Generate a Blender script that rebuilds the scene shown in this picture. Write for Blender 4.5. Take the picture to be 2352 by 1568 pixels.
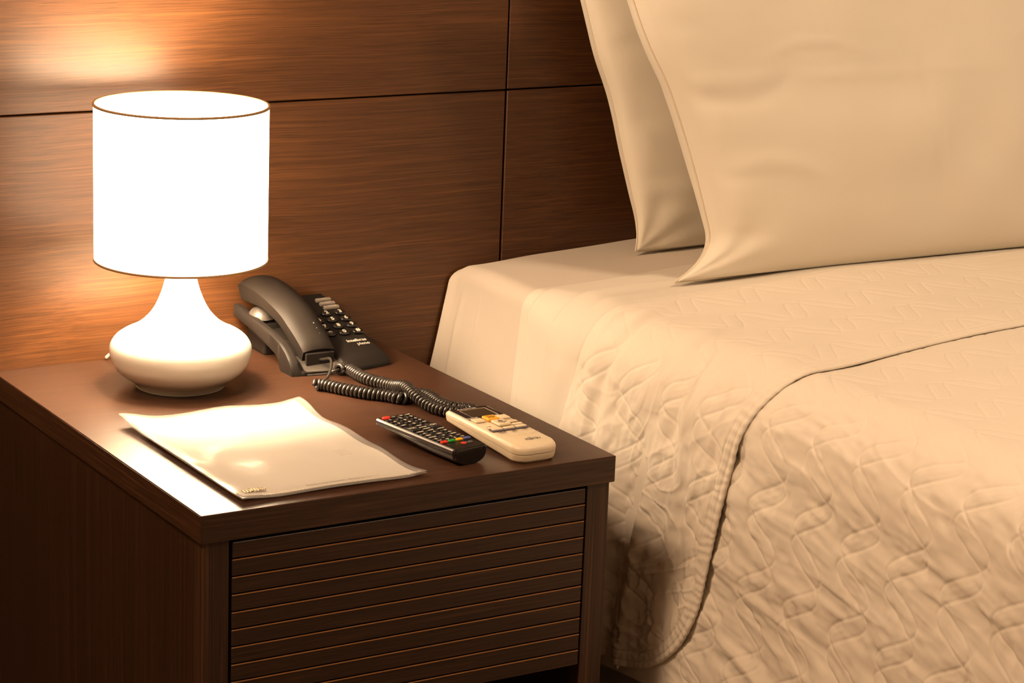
import bpy, bmesh, math
import numpy as np
from mathutils import Matrix, Vector

for _o in list(bpy.data.objects):
    bpy.data.objects.remove(_o)
SC = bpy.context.scene
COL = SC.collection

# ------------------------------------------------------------------ camera
FPX = 5590.7                      # focal length in pixels of the 2352 px wide frame
YAW, PITCH, ROLL = math.radians(31.8815), math.radians(14.2598), math.radians(2.1813)
cam_d = bpy.data.cameras.new('camera')
cam_d.sensor_width = 36.0
cam_d.lens = FPX / 2352.0 * 36.0
cam_d.clip_start = 0.05
cam = bpy.data.objects.new('camera', cam_d)
COL.objects.link(cam)
fwd = Vector((math.sin(YAW) * math.cos(PITCH), math.cos(YAW) * math.cos(PITCH), -math.sin(PITCH)))
rt = Vector((math.cos(YAW), -math.sin(YAW), 0.0))
up = rt.cross(fwd)
rt2 = math.cos(ROLL) * rt + math.sin(ROLL) * up
up2 = -math.sin(ROLL) * rt + math.cos(ROLL) * up
cam.matrix_world = Matrix(((rt2.x, up2.x, -fwd.x, -0.926), (rt2.y, up2.y, -fwd.y, -2.624),
                           (rt2.z, up2.z, -fwd.z, 1.300), (0, 0, 0, 1)))
SC.camera = cam

# ------------------------------------------------------------------ light and exposure
world = bpy.data.worlds.new('world')
SC.world = world
world.use_nodes = True
world.node_tree.nodes['Background'].inputs[0].default_value = (1.0, 0.74, 0.47, 1)
world.node_tree.nodes['Background'].inputs[1].default_value = 0.09
WARM = (1.0, 0.74, 0.48)
CEIL_POWER = (155.0, 49.0)       # emission of the ceiling lamp over the bed and the added fill lamp
SHADE_GLOW = 8.6                 # glow of the lamp shade
LINING_GLOW = 28.0                # its lining, lit by the bulb
BULB_GLOW = 420.0                 # bulb inside the shade
SC.view_settings.view_transform = 'Standard'
SC.view_settings.look = 'None'
SC.view_settings.gamma = 1.0
SC.view_settings.use_curve_mapping = False
SC.view_settings.exposure = 0.0
SC.cycles.adaptive_threshold = 0.03
SC.cycles.use_light_tree = False
SC.cycles.max_bounces = 6
SC.cycles.diffuse_bounces = 3
SC.cycles.glossy_bounces = 3
SC.cycles.transmission_bounces = 2
SC.cycles.transparent_max_bounces = 6
SC.cycles.caustics_reflective = False
SC.cycles.caustics_refractive = False


# ------------------------------------------------------------------ helpers
def tag(o, label=None, cat=None, group=None, kind=None):
    if label: o['label'] = label
    if cat: o['category'] = cat
    if group: o['group'] = group
    if kind: o['kind'] = kind
    return o


def thing(name, label, cat, loc=(0, 0, 0), rz=0.0, group=None):
    o = bpy.data.objects.new(name, None)
    o.empty_display_size = 0.05
    COL.objects.link(o)
    o.location = loc
    o.rotation_euler = (0, 0, rz)
    return tag(o, label, cat, group)


def link(name, me, mat, parent=None, loc=None, smooth=None):
    if mat is not None and not me.materials:
        me.materials.append(mat)
    o = bpy.data.objects.new(name, me)
    COL.objects.link(o)
    if parent: o.parent = parent
    if loc is not None: o.location = loc
    if smooth is not None:
        me.polygons.foreach_set('use_smooth', [smooth] * len(me.polygons))
    return o


def put(name, v, f, mat, parent=None, off=(0, 0, 0), smooth=True, loc=None):
    """mesh object from vertex and face lists; off = the parent's base, taken off the vertices"""
    v = np.asarray(v, float) - np.asarray(off, float)
    me = bpy.data.meshes.new(name)
    me.from_pydata(v.tolist(), [], [tuple(q) for q in f])
    me.update()
    return link(name, me, mat, parent, loc, smooth)


def grid_faces(nu, nv, base=0, closed_u=False):
    i, j = np.meshgrid(np.arange(nu if closed_u else nu - 1), np.arange(nv - 1), indexing='ij')
    a = i * nv + j
    b = ((i + 1) % nu) * nv + j
    return (np.stack([a, b, b + 1, a + 1], -1).reshape(-1, 4) + base).tolist()


def bm_box(x0, x1, y0, y1, z0, z1, bev=0.0, seg=1):
    bm = bmesh.new()
    bmesh.ops.create_cube(bm, size=1.0)
    bmesh.ops.scale(bm, vec=(x1 - x0, y1 - y0, z1 - z0), verts=bm.verts)
    bmesh.ops.translate(bm, vec=((x0 + x1) / 2, (y0 + y1) / 2, (z0 + z1) / 2), verts=bm.verts)
    if bev:
        bmesh.ops.bevel(bm, geom=list(bm.edges), offset=bev, segments=seg, affect='EDGES', profile=0.5)
    return bm


def box(name, x0, x1, y0, y1, z0, z1, mat, parent=None, off=(0, 0, 0), bev=0.0, seg=1, smooth=False, loc=None):
    bm = bm_box(x0, x1, y0, y1, z0, z1, bev, seg)
    bmesh.ops.translate(bm, vec=[-c for c in off], verts=bm.verts)
    me = bpy.data.meshes.new(name)
    bm.to_mesh(me)
    bm.free()
    return link(name, me, mat, parent, loc, smooth)


def lathe(name, prof, mat, parent, seg=96, loc=None, smooth=True, closed=False):
    a = np.linspace(0, 2 * np.pi, seg, endpoint=False)
    p = np.asarray(prof, float)
    v = np.stack([np.outer(np.cos(a), p[:, 0]), np.outer(np.sin(a), p[:, 0]),
                  np.outer(np.ones(seg), p[:, 1])], -1).reshape(-1, 3)
    n = len(p)
    f = [tuple(q) for q in grid_faces(seg, n, closed_u=True)]
    if closed:
        f += [((i * n + n - 1), ((i + 1) % seg) * n + n - 1, ((i + 1) % seg) * n, i * n) for i in range(seg)]
    return put(name, v, f, mat, parent, smooth=smooth, loc=loc)


def frames(P):
    T = np.gradient(P, axis=0)
    T /= np.linalg.norm(T, axis=1)[:, None] + 1e-12
    N = np.cross(T, [0, 0, 1.0])
    n = np.linalg.norm(N, axis=1)
    N[n < 1e-4] = [1, 0, 0]
    N /= np.linalg.norm(N, axis=1)[:, None]
    B = np.cross(N, T)
    return T, N, B


def spline(pts, n):
    """Catmull-Rom through pts, resampled evenly by length"""
    p = np.asarray(pts, float)
    q = np.vstack([2 * p[0] - p[1], p, 2 * p[-1] - p[-2]])
    out = []
    for i in range(1, len(q) - 2):
        t = np.linspace(0, 1, 24, endpoint=False)[:, None]
        a, b, c, d = q[i - 1], q[i], q[i + 1], q[i + 2]
        out.append(0.5 * ((2 * b) + (c - a) * t + (2 * a - 5 * b + 4 * c - d) * t ** 2 + (3 * b - a - 3 * c + d) * t ** 3))
    out.append(p[-1:])
    o = np.vstack(out)
    s = np.r_[0, np.cumsum(np.linalg.norm(np.diff(o, axis=0), axis=1))]
    u = np.linspace(0, s[-1], n)
    return np.stack([np.interp(u, s, o[:, k]) for k in range(p.shape[1])], -1)


def tube_vf(P, r, seg=8, rot_frames=True):
    P = np.asarray(P, float)
    if rot_frames:        # parallel transport
        T = np.gradient(P, axis=0)
        T /= np.linalg.norm(T, axis=1)[:, None] + 1e-12
        N = np.zeros_like(P)
        n0 = np.cross(T[0], [0, 0, 1.0])
        if np.linalg.norm(n0) < 1e-3: n0 = np.array([1.0, 0, 0])
        N[0] = n0 / np.linalg.norm(n0)
        for i in range(1, len(P)):
            m = N[i - 1] - T[i] * (N[i - 1] @ T[i])
            N[i] = m / (np.linalg.norm(m) + 1e-12)
        B = np.cross(T, N)
    a = np.linspace(0, 2 * np.pi, seg, endpoint=False)
    r = np.broadcast_to(np.asarray(r, float), (len(P),))
    v = P[:, None] + r[:, None, None] * (np.cos(a)[None, :, None] * N[:, None] + np.sin(a)[None, :, None] * B[:, None])
    n = len(P)
    f = []
    for i in range(n - 1):
        for k in range(seg):
            k2 = (k + 1) % seg
            f.append((i * seg + k, i * seg + k2, (i + 1) * seg + k2, (i + 1) * seg + k))
    f.append(tuple(range(seg))[::-1])
    f.append(tuple((n - 1) * seg + k for k in range(seg)))
    return v.reshape(-1, 3), f


_rng = np.random.RandomState(7)
_LAT = _rng.rand(64, 64) * 2 - 1


def vnoise(x, y):
    """smooth value noise, -1..1"""
    xi, yi = np.floor(x).astype(int), np.floor(y).astype(int)
    fx, fy = x - xi, y - yi
    fx = fx * fx * fx * (fx * (fx * 6 - 15) + 10)
    fy = fy * fy * fy * (fy * (fy * 6 - 15) + 10)
    g = lambda a, b: _LAT[a % 64, b % 64]
    return (g(xi, yi) * (1 - fx) + g(xi + 1, yi) * fx) * (1 - fy) + (g(xi, yi + 1) * (1 - fx) + g(xi + 1, yi + 1) * fx) * fy


def sstep(a, b, x):
    t = np.clip((x - a) / (b - a), 0, 1)
    return t * t * (3 - 2 * t)


_tcache = {}


def text_mesh(txt, size, depth=0.0002, bold=0.0):
    key = (txt, size, depth, bold)
    if key in _tcache: return _tcache[key]
    cu = bpy.data.curves.new('t', 'FONT')
    cu.body = txt
    cu.size = size
    cu.extrude = depth / 2
    cu.offset = bold
    cu.align_x = 'CENTER'
    cu.align_y = 'CENTER'
    cu.resolution_u = 3
    o = bpy.data.objects.new('t', cu)
    COL.objects.link(o)
    dg = bpy.context.evaluated_depsgraph_get()
    me = bpy.data.meshes.new_from_object(o.evaluated_get(dg))
    bpy.data.objects.remove(o)
    bpy.data.curves.remove(cu)
    _tcache[key] = me
    return me


def text(name, txt, size, mat, parent, loc, rot=(0, 0, 0), depth=0.0002, bold=0.0, sx=1.0):
    me = text_mesh(txt, size, depth, bold).copy()
    me.materials.clear()
    o = link(name, me, mat, parent, loc)
    o.rotation_euler = rot
    o.scale = (sx, 1, 1)
    return o


# ------------------------------------------------------------------ materials
def new_mat(name):
    m = bpy.data.materials.new(name)
    m.use_nodes = True
    nt = m.node_tree
    b = nt.nodes['Principled BSDF']
    return m, nt, b


def plain(name, col, rough=0.5, metal=0.0, spec=0.5, noise=0.0, nscale=40.0, coat=0.0, bump=0.0, bscale=400.0):
    m, nt, b = new_mat(name)
    b.inputs['Base Color'].default_value = (*col, 1)
    b.inputs['Roughness'].default_value = rough
    b.inputs['Metallic'].default_value = metal
    b.inputs['Specular IOR Level'].default_value = spec
    b.inputs['Coat Weight'].default_value = coat
    tc = nt.nodes.new('ShaderNodeTexCoord')
    n = nt.nodes.new('ShaderNodeTexNoise')
    n.inputs['Scale'].default_value = nscale
    n.inputs['Detail'].default_value = 4
    nt.links.new(tc.outputs['Object'], n.inputs['Vector'])
    mr = nt.nodes.new('ShaderNodeMapRange')
    mr.inputs['To Min'].default_value = 1 - noise
    mr.inputs['To Max'].default_value = 1 + noise
    nt.links.new(n.outputs['Fac'], mr.inputs['Value'])
    mx = nt.nodes.new('ShaderNodeVectorMath')
    mx.operation = 'SCALE'
    mx.inputs[0].default_value = col
    nt.links.new(mr.outputs['Result'], mx.inputs['Scale'])
    nt.links.new(mx.outputs['Vector'], b.inputs['Base Color'])
    if bump:
        n2 = nt.nodes.new('ShaderNodeTexNoise')
        n2.inputs['Scale'].default_value = bscale
        nt.links.new(tc.outputs['Object'], n2.inputs['Vector'])
        bp = nt.nodes.new('ShaderNodeBump')
        bp.inputs['Strength'].default_value = bump
        bp.inputs['Distance'].default_value = 0.0005
        nt.links.new(n2.outputs['Fac'], bp.inputs['Height'])
        nt.links.new(bp.outputs['Normal'], b.inputs['Normal'])
    return m


def wood(name, axis, dark, light, streak, rough=0.35, fine=330.0, along=6.0, wob=0.25, bump=0.12, spec=0.5, seed=0.0):
    """straight-grained veneer: fibres run along axis (0 x, 1 y, 2 z)"""
    m, nt, b = new_mat(name)
    tc = nt.nodes.new('ShaderNodeTexCoord')
    mp = nt.nodes.new('ShaderNodeMapping')
    mp.inputs['Location'].default_value = (seed, seed * 0.7, seed * 1.3)
    nt.links.new(tc.outputs['Object'], mp.inputs['Vector'])
    # slow waviness of the grain
    wn = nt.nodes.new('ShaderNodeTexNoise')
    wn.inputs['Scale'].default_value = 3.0
    wn.inputs['Detail'].default_value = 2
    nt.links.new(mp.outputs['Vector'], wn.inputs['Vector'])
    wv = nt.nodes.new('ShaderNodeVectorMath')
    wv.operation = 'MULTIPLY_ADD'
    wv.inputs[1].default_value = (wob * 0.1,) * 3
    nt.links.new(wn.outputs['Color'], wv.inputs[0])
    nt.links.new(mp.outputs['Vector'], wv.inputs[2])

    def fibre(across, al, detail, rough_=0.6):
        sc = [across] * 3
        sc[axis] = al
        mu = nt.nodes.new('ShaderNodeVectorMath')
        mu.operation = 'MULTIPLY'
        mu.inputs[1].default_value = sc
        nt.links.new(wv.outputs['Vector'], mu.inputs[0])
        n = nt.nodes.new('ShaderNodeTexNoise')
        n.inputs['Scale'].default_value = 1.0
        n.inputs['Detail'].default_value = detail
        n.inputs['Roughness'].default_value = rough_
        nt.links.new(mu.outputs['Vector'], n.inputs['Vector'])
        return n
    n1 = fibre(fine, along, 3)
    n2 = fibre(fine * 0.45, along * 0.6, 3)
    n3 = fibre(fine * 1.6, along * 2.5, 2)
    rp = nt.nodes.new('ShaderNodeValToRGB')
    e = rp.color_ramp.elements
    e[0].position = 0.34
    e[0].color = (*dark, 1)
    e[1].position = 0.70
    e[1].color = (*light, 1)
    nt.links.new(n1.outputs['Fac'], rp.inputs['Fac'])
    rp2 = nt.nodes.new('ShaderNodeValToRGB')
    e = rp2.color_ramp.elements
    e[0].position = 0.54
    e[0].color = (0, 0, 0, 1)
    e[1].position = 0.84
    e[1].color = (1, 1, 1, 1)
    nt.links.new(n2.outputs['Fac'], rp2.inputs['Fac'])
    mx = nt.nodes.new('ShaderNodeMix')
    mx.data_type = 'RGBA'
    nt.links.new(rp2.outputs['Color'], mx.inputs['Factor'])
    nt.links.new(rp.outputs['Color'], mx.inputs[6])
    mx.inputs[7].default_value = (*streak, 1)
    # dark pores
    rp3 = nt.nodes.new('ShaderNodeValToRGB')
    e = rp3.color_ramp.elements
    e[0].position = 0.30
    e[0].color = (0.66, 0.66, 0.66, 1)
    e[1].position = 0.46
    e[1].color = (1, 1, 1, 1)
    nt.links.new(n3.outputs['Fac'], rp3.inputs['Fac'])
    mu = nt.nodes.new('ShaderNodeMix')
    mu.data_type = 'RGBA'
    mu.blend_type = 'MULTIPLY'
    mu.inputs['Factor'].default_value = 1.0
    nt.links.new(mx.outputs[2], mu.inputs[6])
    nt.links.new(rp3.outputs['Color'], mu.inputs[7])
    nt.links.new(mu.outputs[2], b.inputs['Base Color'])
    b.inputs['Roughness'].default_value = rough
    b.inputs['Specular IOR Level'].default_value = spec
    bp = nt.nodes.new('ShaderNodeBump')
    bp.inputs['Strength'].default_value = bump
    bp.inputs['Distance'].default_value = 0.0004
    nt.links.new(n1.outputs['Fac'], bp.inputs['Height'])
    nt.links.new(bp.outputs['Normal'], b.inputs['Normal'])
    return m


def fabric(name, col, rough=0.85, weave=1500.0, bump=0.05, sheen=0.15):
    m, nt, b = new_mat(name)
    b.inputs['Roughness'].default_value = rough
    b.inputs['Specular IOR Level'].default_value = 0.2
    tc = nt.nodes.new('ShaderNodeTexCoord')
    n = nt.nodes.new('ShaderNodeTexNoise')
    n.inputs['Scale'].default_value = 9.0
    n.inputs['Detail'].default_value = 3
    nt.links.new(tc.outputs['Object'], n.inputs['Vector'])
    rp = nt.nodes.new('ShaderNodeValToRGB')
    e = rp.color_ramp.elements
    e[0].color = (*[c * 0.97 for c in col], 1)
    e[1].color = (*[min(1, c * 1.02) for c in col], 1)
    nt.links.new(n.outputs['Fac'], rp.inputs['Fac'])
    nt.links.new(rp.outputs['Color'], b.inputs['Base Color'])
    n2 = nt.nodes.new('ShaderNodeTexNoise')
    n2.inputs['Scale'].default_value = weave
    nt.links.new(tc.outputs['Object'], n2.inputs['Vector'])
    bp = nt.nodes.new('ShaderNodeBump')
    bp.inputs['Strength'].default_value = bump
    bp.inputs['Distance'].default_value = 0.0003
    nt.links.new(n2.outputs['Fac'], bp.inputs['Height'])
    nt.links.new(bp.outputs['Normal'], b.inputs['Normal'])
    return m


def glow(name, col, strength, base=(0.8, 0.75, 0.65)):
    m, nt, b = new_mat(name)
    b.inputs['Base Color'].default_value = (*base, 1)
    b.inputs['Roughness'].default_value = 0.9
    tc = nt.nodes.new('ShaderNodeTexCoord')
    n = nt.nodes.new('ShaderNodeTexNoise')
    n.inputs['Scale'].default_value = 900.0
    nt.links.new(tc.outputs['Object'], n.inputs['Vector'])
    bp = nt.nodes.new('ShaderNodeBump')
    bp.inputs['Strength'].default_value = 0.05
    nt.links.new(n.outputs['Fac'], bp.inputs['Height'])
    nt.links.new(bp.outputs['Normal'], b.inputs['Normal'])
    b.inputs['Emission Color'].default_value = (*col, 1)
    b.inputs['Emission Strength'].default_value = strength
    return m


def film(name):
    m, nt, b = new_mat(name)
    nt.nodes.remove(b)
    out = nt.nodes['Material Output']
    tr = nt.nodes.new('ShaderNodeBsdfTransparent')
    tr.inputs['Color'].default_value = (0.97, 0.965, 0.95, 1)
    gl = nt.nodes.new('ShaderNodeBsdfGlossy')
    gl.inputs['Roughness'].default_value = 0.10
    fr = nt.nodes.new('ShaderNodeFresnel')
    fr.inputs['IOR'].default_value = 1.28
    tc = nt.nodes.new('ShaderNodeTexCoord')
    n = nt.nodes.new('ShaderNodeTexNoise')
    n.inputs['Scale'].default_value = 45.0
    n.inputs['Detail'].default_value = 3
    nt.links.new(tc.outputs['Object'], n.inputs['Vector'])
    bp = nt.nodes.new('ShaderNodeBump')
    bp.inputs['Strength'].default_value = 0.10
    bp.inputs['Distance'].default_value = 0.002
    nt.links.new(n.outputs['Fac'], bp.inputs['Height'])
    nt.links.new(bp.outputs['Normal'], gl.inputs['Normal'])
    nt.links.new(bp.outputs['Normal'], fr.inputs['Normal'])
    df = nt.nodes.new('ShaderNodeBsdfDiffuse')
    df.inputs['Color'].default_value = (0.8, 0.78, 0.75, 1)
    m0 = nt.nodes.new('ShaderNodeMixShader')
    m0.inputs[0].default_value = 0.20  # pale diffuse share stands in for light reflected by the film
    nt.links.new(tr.outputs[0], m0.inputs[1])
    nt.links.new(df.outputs[0], m0.inputs[2])
    mx = nt.nodes.new('ShaderNodeMixShader')
    nt.links.new(fr.outputs[0], mx.inputs[0])
    nt.links.new(m0.outputs[0], mx.inputs[1])
    nt.links.new(gl.outputs[0], mx.inputs[2])
    nt.links.new(mx.outputs[0], out.inputs['Surface'])
    return m


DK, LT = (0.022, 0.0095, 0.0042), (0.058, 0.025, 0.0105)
M = {}
M['wall'] = wood('wall_veneer', 0, (0.058, 0.0222, 0.0080), (0.106, 0.0420, 0.0148), (0.175, 0.0670, 0.0200), rough=0.35, fine=680, along=4.5, wob=0.14, spec=0.40)
M['groove'] = plain('groove_dark', (0.012, 0.006, 0.004), 0.7)
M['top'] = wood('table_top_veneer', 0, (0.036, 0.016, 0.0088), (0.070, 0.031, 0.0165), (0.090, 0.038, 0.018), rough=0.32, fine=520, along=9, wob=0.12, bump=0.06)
M['edge'] = wood('edge_veneer_x', 0, DK, LT, (0.12, 0.05, 0.02), rough=0.42, fine=800, along=8, wob=0.1)
M['edge_y'] = wood('edge_veneer_y', 1, DK, LT, (0.12, 0.05, 0.02), rough=0.42, fine=800, along=8, wob=0.1)
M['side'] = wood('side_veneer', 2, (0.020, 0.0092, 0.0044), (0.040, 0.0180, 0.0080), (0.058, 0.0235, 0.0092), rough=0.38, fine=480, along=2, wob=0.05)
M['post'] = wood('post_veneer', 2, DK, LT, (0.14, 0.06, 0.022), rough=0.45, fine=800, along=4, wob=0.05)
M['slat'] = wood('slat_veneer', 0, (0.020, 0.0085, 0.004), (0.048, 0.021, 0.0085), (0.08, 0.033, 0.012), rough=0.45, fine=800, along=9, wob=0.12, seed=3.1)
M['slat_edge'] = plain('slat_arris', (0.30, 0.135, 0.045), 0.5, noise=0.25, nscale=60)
M['void'] = plain('drawer_inside', (0.010, 0.006, 0.004), 0.8)
M['floor'] = wood('floor_boards', 0, (0.05, 0.025, 0.012), (0.12, 0.06, 0.03), (0.15, 0.07, 0.03), rough=0.4, fine=80)
M['plaster'] = plain('plaster', (0.74, 0.67, 0.57), 0.9, noise=0.04, nscale=8, bump=0.1, bscale=120)
M['ceramic'] = plain('white_ceramic', (0.80, 0.77, 0.70), 0.10, spec=0.6, noise=0.01)
M['trim'] = plain('shade_trim', (0.36, 0.21, 0.085), 0.7, noise=0.05)
M['cord_w'] = plain('white_cable', (0.80, 0.76, 0.68), 0.4)
M['shade'] = glow('lamp_shade_fabric', (1.0, 0.74, 0.48), SHADE_GLOW)
M['lining'] = glow('lamp_shade_lining', (1.0, 0.76, 0.50), LINING_GLOW)
M['bulb'] = glow('bulb_glass', WARM, BULB_GLOW, (0.9, 0.9, 0.9))
M['ceil_glow'] = glow('ceiling_lamp_diffuser', (1.0, 0.71, 0.46), CEIL_POWER[0], (0.9, 0.9, 0.9))
M['ceil_fill'] = glow('added_fill_lamp_diffuser', (1.0, 0.66, 0.40), CEIL_POWER[1], (0.9, 0.9, 0.9))
M['metal'] = plain('brushed_metal', (0.6, 0.58, 0.55), 0.35, metal=1.0)
M['phone'] = plain('phone_plastic', (0.014, 0.0112, 0.0097), 0.48, spec=0.15, noise=0.12, nscale=900, bump=0.12, bscale=2500)
M['phone_hs'] = plain('handset_plastic', (0.016, 0.0126, 0.0105), 0.48, spec=0.13, noise=0.12, nscale=900, bump=0.10, bscale=2500)
M['phone_dk'] = plain('phone_black', (0.012, 0.010, 0.009), 0.35)
M['phone_gr'] = plain('phone_grey', (0.060, 0.052, 0.046), 0.36, noise=0.1, nscale=800)
M['key_gr'] = plain('grey_key_rubber', (0.26, 0.22, 0.19), 0.5)
M['key_bk'] = plain('black_key', (0.014, 0.012, 0.011), 0.22)
M['print'] = plain('white_print', (0.66, 0.60, 0.52), 0.5)
M['print_dk'] = plain('dark_print', (0.06, 0.05, 0.055), 0.6)
M['coil'] = plain('coiled_cord', (0.026, 0.021, 0.018), 0.30, noise=0.1, nscale=500)
M['rc_shell'] = plain('remote_shell', (0.13, 0.115, 0.105), 0.24, metal=0.55)
M['rc_face'] = plain('remote_face', (0.016, 0.013, 0.011), 0.28, noise=0.15, nscale=1500)
M['rc_end'] = plain('remote_end_gloss', (0.010, 0.008, 0.007), 0.12)
M['rc_key'] = plain('remote_rubber_key', (0.014, 0.012, 0.010), 0.4)
M['red'] = plain('red_key', (0.75, 0.045, 0.025), 0.32)
M['green'] = plain('green_key', (0.02, 0.33, 0.05), 0.32)
M['yellow'] = plain('yellow_key', (0.85, 0.46, 0.01), 0.32)
M['blue'] = plain('blue_key', (0.09, 0.11, 0.33), 0.32)
M['ac'] = plain('cream_plastic', (0.72, 0.61, 0.44), 0.38, noise=0.02)
M['ac_low'] = plain('cream_plastic_lower', (0.68, 0.57, 0.41), 0.42, noise=0.02)
M['ac_key'] = plain('cream_key', (0.74, 0.62, 0.43), 0.45)
M['ac_yel'] = plain('amber_key', (0.85, 0.42, 0.03), 0.40)
M['ac_blk'] = plain('display_panel', (0.020, 0.015, 0.014), 0.22, noise=0.2, nscale=1200)
M['lcd'] = plain('lcd_glass', (0.055, 0.040, 0.026), 0.12)
M['lcd_rim'] = plain('lcd_rim', (0.34, 0.27, 0.18), 0.3)
M['ac_band'] = plain('grey_blue_band', (0.13, 0.12, 0.17), 0.5)
M['paper'] = plain('paper', (0.84, 0.80, 0.72), 0.85, noise=0.015, nscale=20)
M['film'] = film('clear_plastic_film')
M['faint'] = plain('faint_print', (0.46, 0.40, 0.33), 0.7)
M['gold'] = plain('gold_foil', (0.42, 0.23, 0.035), 0.45, metal=0.2)
M['weld'] = plain('weld_tick', (0.55, 0.47, 0.38), 0.5)
M['sheet'] = fabric('sheet_cotton', (0.66, 0.59, 0.51))
M['sheet2'] = fabric('flat_sheet_cotton', (0.74, 0.685, 0.60))
M['pillow'] = fabric('pillowcase_cotton', (0.80, 0.75, 0.65))
M['quilt'] = fabric('quilt_cotton', (0.80, 0.735, 0.64), weave=900)
M['thread'] = fabric('seam_thread', (0.72, 0.64, 0.53))
M['mattress'] = fabric('mattress_ticking', (0.7, 0.65, 0.58))

# ------------------------------------------------------------------ the room
TZ = 0.55


def struct(name, *a, **k):
    return tag(box(name, *a, **k), kind='structure')


tag(struct('floor', -2.3, 3.3, -4.3, 0.06, -0.05, 0.0, M['floor']), 'dark wooden floor under the bed and nightstand')
tag(struct('ceiling', -2.3, 3.3, -4.3, 0.06, 2.6, 2.65, M['plaster']), 'plain plaster ceiling of the bedroom')
tag(struct('wall_left', -2.35, -2.3, -4.3, 0.06, 0.0, 2.6, M['plaster']), 'plain plaster wall beside the nightstand')
tag(struct('wall_right', 3.3, 3.35, -4.3, 0.06, 0.0, 2.6, M['plaster']), 'plain plaster wall beyond the bed')
tag(struct('wall_front', -2.3, 3.3, -4.35, -4.3, 0.0, 2.6, M['plaster']), 'plain plaster wall facing the headboard')
wall = tag(struct('wall_back', -2.3, 3.3, 0.018, 0.06, 0.0, 2.6, M['groove']), 'dark brown wood-panelled wall behind lamp and bed')
xs = [(-2.3, -1.730), (-1.726, -0.524), (-0.520, 0.6825), (0.6852, 1.888), (1.892, 3.094), (3.098, 3.3)]
zs = [(0.0, 0.8460), (0.8481, 1.690), (1.694, 2.6)]
for i, (x0, x1) in enumerate(xs):
    for j, (z0, z1) in enumerate(zs):
        dy = 0.0 if (i + j) % 2 else 0.0007
        box('panel', x0, x1, dy, 0.017, z0, z1, M['wall'], wall, bev=0.0009)


def ceiling_lamp(x, y, label, mat, r=0.155):
    t = thing('ceiling_lamp', label, 'ceiling lamp', (x, y, 2.6), group='round ceiling lamps')
    lathe('rim', [(r + 0.015, 0.0), (r + 0.015, -0.03), (r, -0.03), (r, 0.0)], M['metal'], t, 48, closed=True)
    lathe('diffuser', [(r, -0.012), (r * 0.97, -0.022), (r * 0.65, -0.030), (0.0005, -0.033)], mat, t, 24)


ceiling_lamp(1.25, -1.75, 'round frosted ceiling lamp above the bed', M['ceil_glow'])
ceiling_lamp(-1.20, -0.75, 'added unseen round fill lamp on the ceiling left of the nightstand', M['ceil_fill'], 0.36)  # added lamp, brightens the nightstand side and bed side; wide for soft shadows

# ------------------------------------------------------------------ nightstand
W, D = 0.4795, 0.582
NB = np.array([0.24, -0.29, 0.0])
ns = thing('nightstand', 'dark brown wood nightstand with slatted drawer front beside the bed', 'nightstand', NB)
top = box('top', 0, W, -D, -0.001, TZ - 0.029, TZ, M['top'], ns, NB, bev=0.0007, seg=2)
box('edge_band', 0.0012, W - 0.0012, -D - 0.0005, -D + 0.0004, TZ - 0.0283, TZ - 0.0009, M['edge'], top, NB)
box('edge_band', -0.0005, 0.0004, -D + 0.001, -0.002, TZ - 0.0283, TZ - 0.0009, M['edge_y'], top, NB)
box('edge_band', W - 0.0004, W + 0.0005, -D + 0.001, -0.002, TZ - 0.0283, TZ - 0.0009, M['edge_y'], top, NB)
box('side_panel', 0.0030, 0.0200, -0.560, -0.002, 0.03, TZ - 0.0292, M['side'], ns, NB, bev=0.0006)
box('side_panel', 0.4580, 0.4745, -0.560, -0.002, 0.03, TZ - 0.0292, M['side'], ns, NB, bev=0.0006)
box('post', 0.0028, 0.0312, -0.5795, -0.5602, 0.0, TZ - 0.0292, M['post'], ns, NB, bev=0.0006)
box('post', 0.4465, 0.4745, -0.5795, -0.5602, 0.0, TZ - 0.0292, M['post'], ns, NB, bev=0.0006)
box('back_panel', 0.0202, 0.4578, -0.014, -0.003, 0.03, TZ - 0.0292, M['void'], ns, NB)
box('shelf', 0.0202, 0.4578, -0.555, -0.015, 0.055, 0.073, M['edge'], ns, NB, bev=0.0006)
dr = box('drawer', 0.0355, 0.4425, -0.5745, -0.535, 0.3190, 0.5170, M['void'], ns, NB)
box('drawer_box', 0.045, 0.433, -0.5348, -0.10, 0.335, 0.505, M['void'], dr, NB)
pitch = (0.5180 - 0.3185) / 10.92
for k in range(11):
    z1 = 0.5180 - k * pitch
    z0 = z1 - pitch + 0.0018
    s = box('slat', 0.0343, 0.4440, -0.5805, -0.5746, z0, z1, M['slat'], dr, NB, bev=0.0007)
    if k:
        box('arris', 0.0346, 0.4437, -0.5809, -0.5790, z1 - 0.0005, z1 + 0.00025, M['slat_edge'], s, NB)

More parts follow.
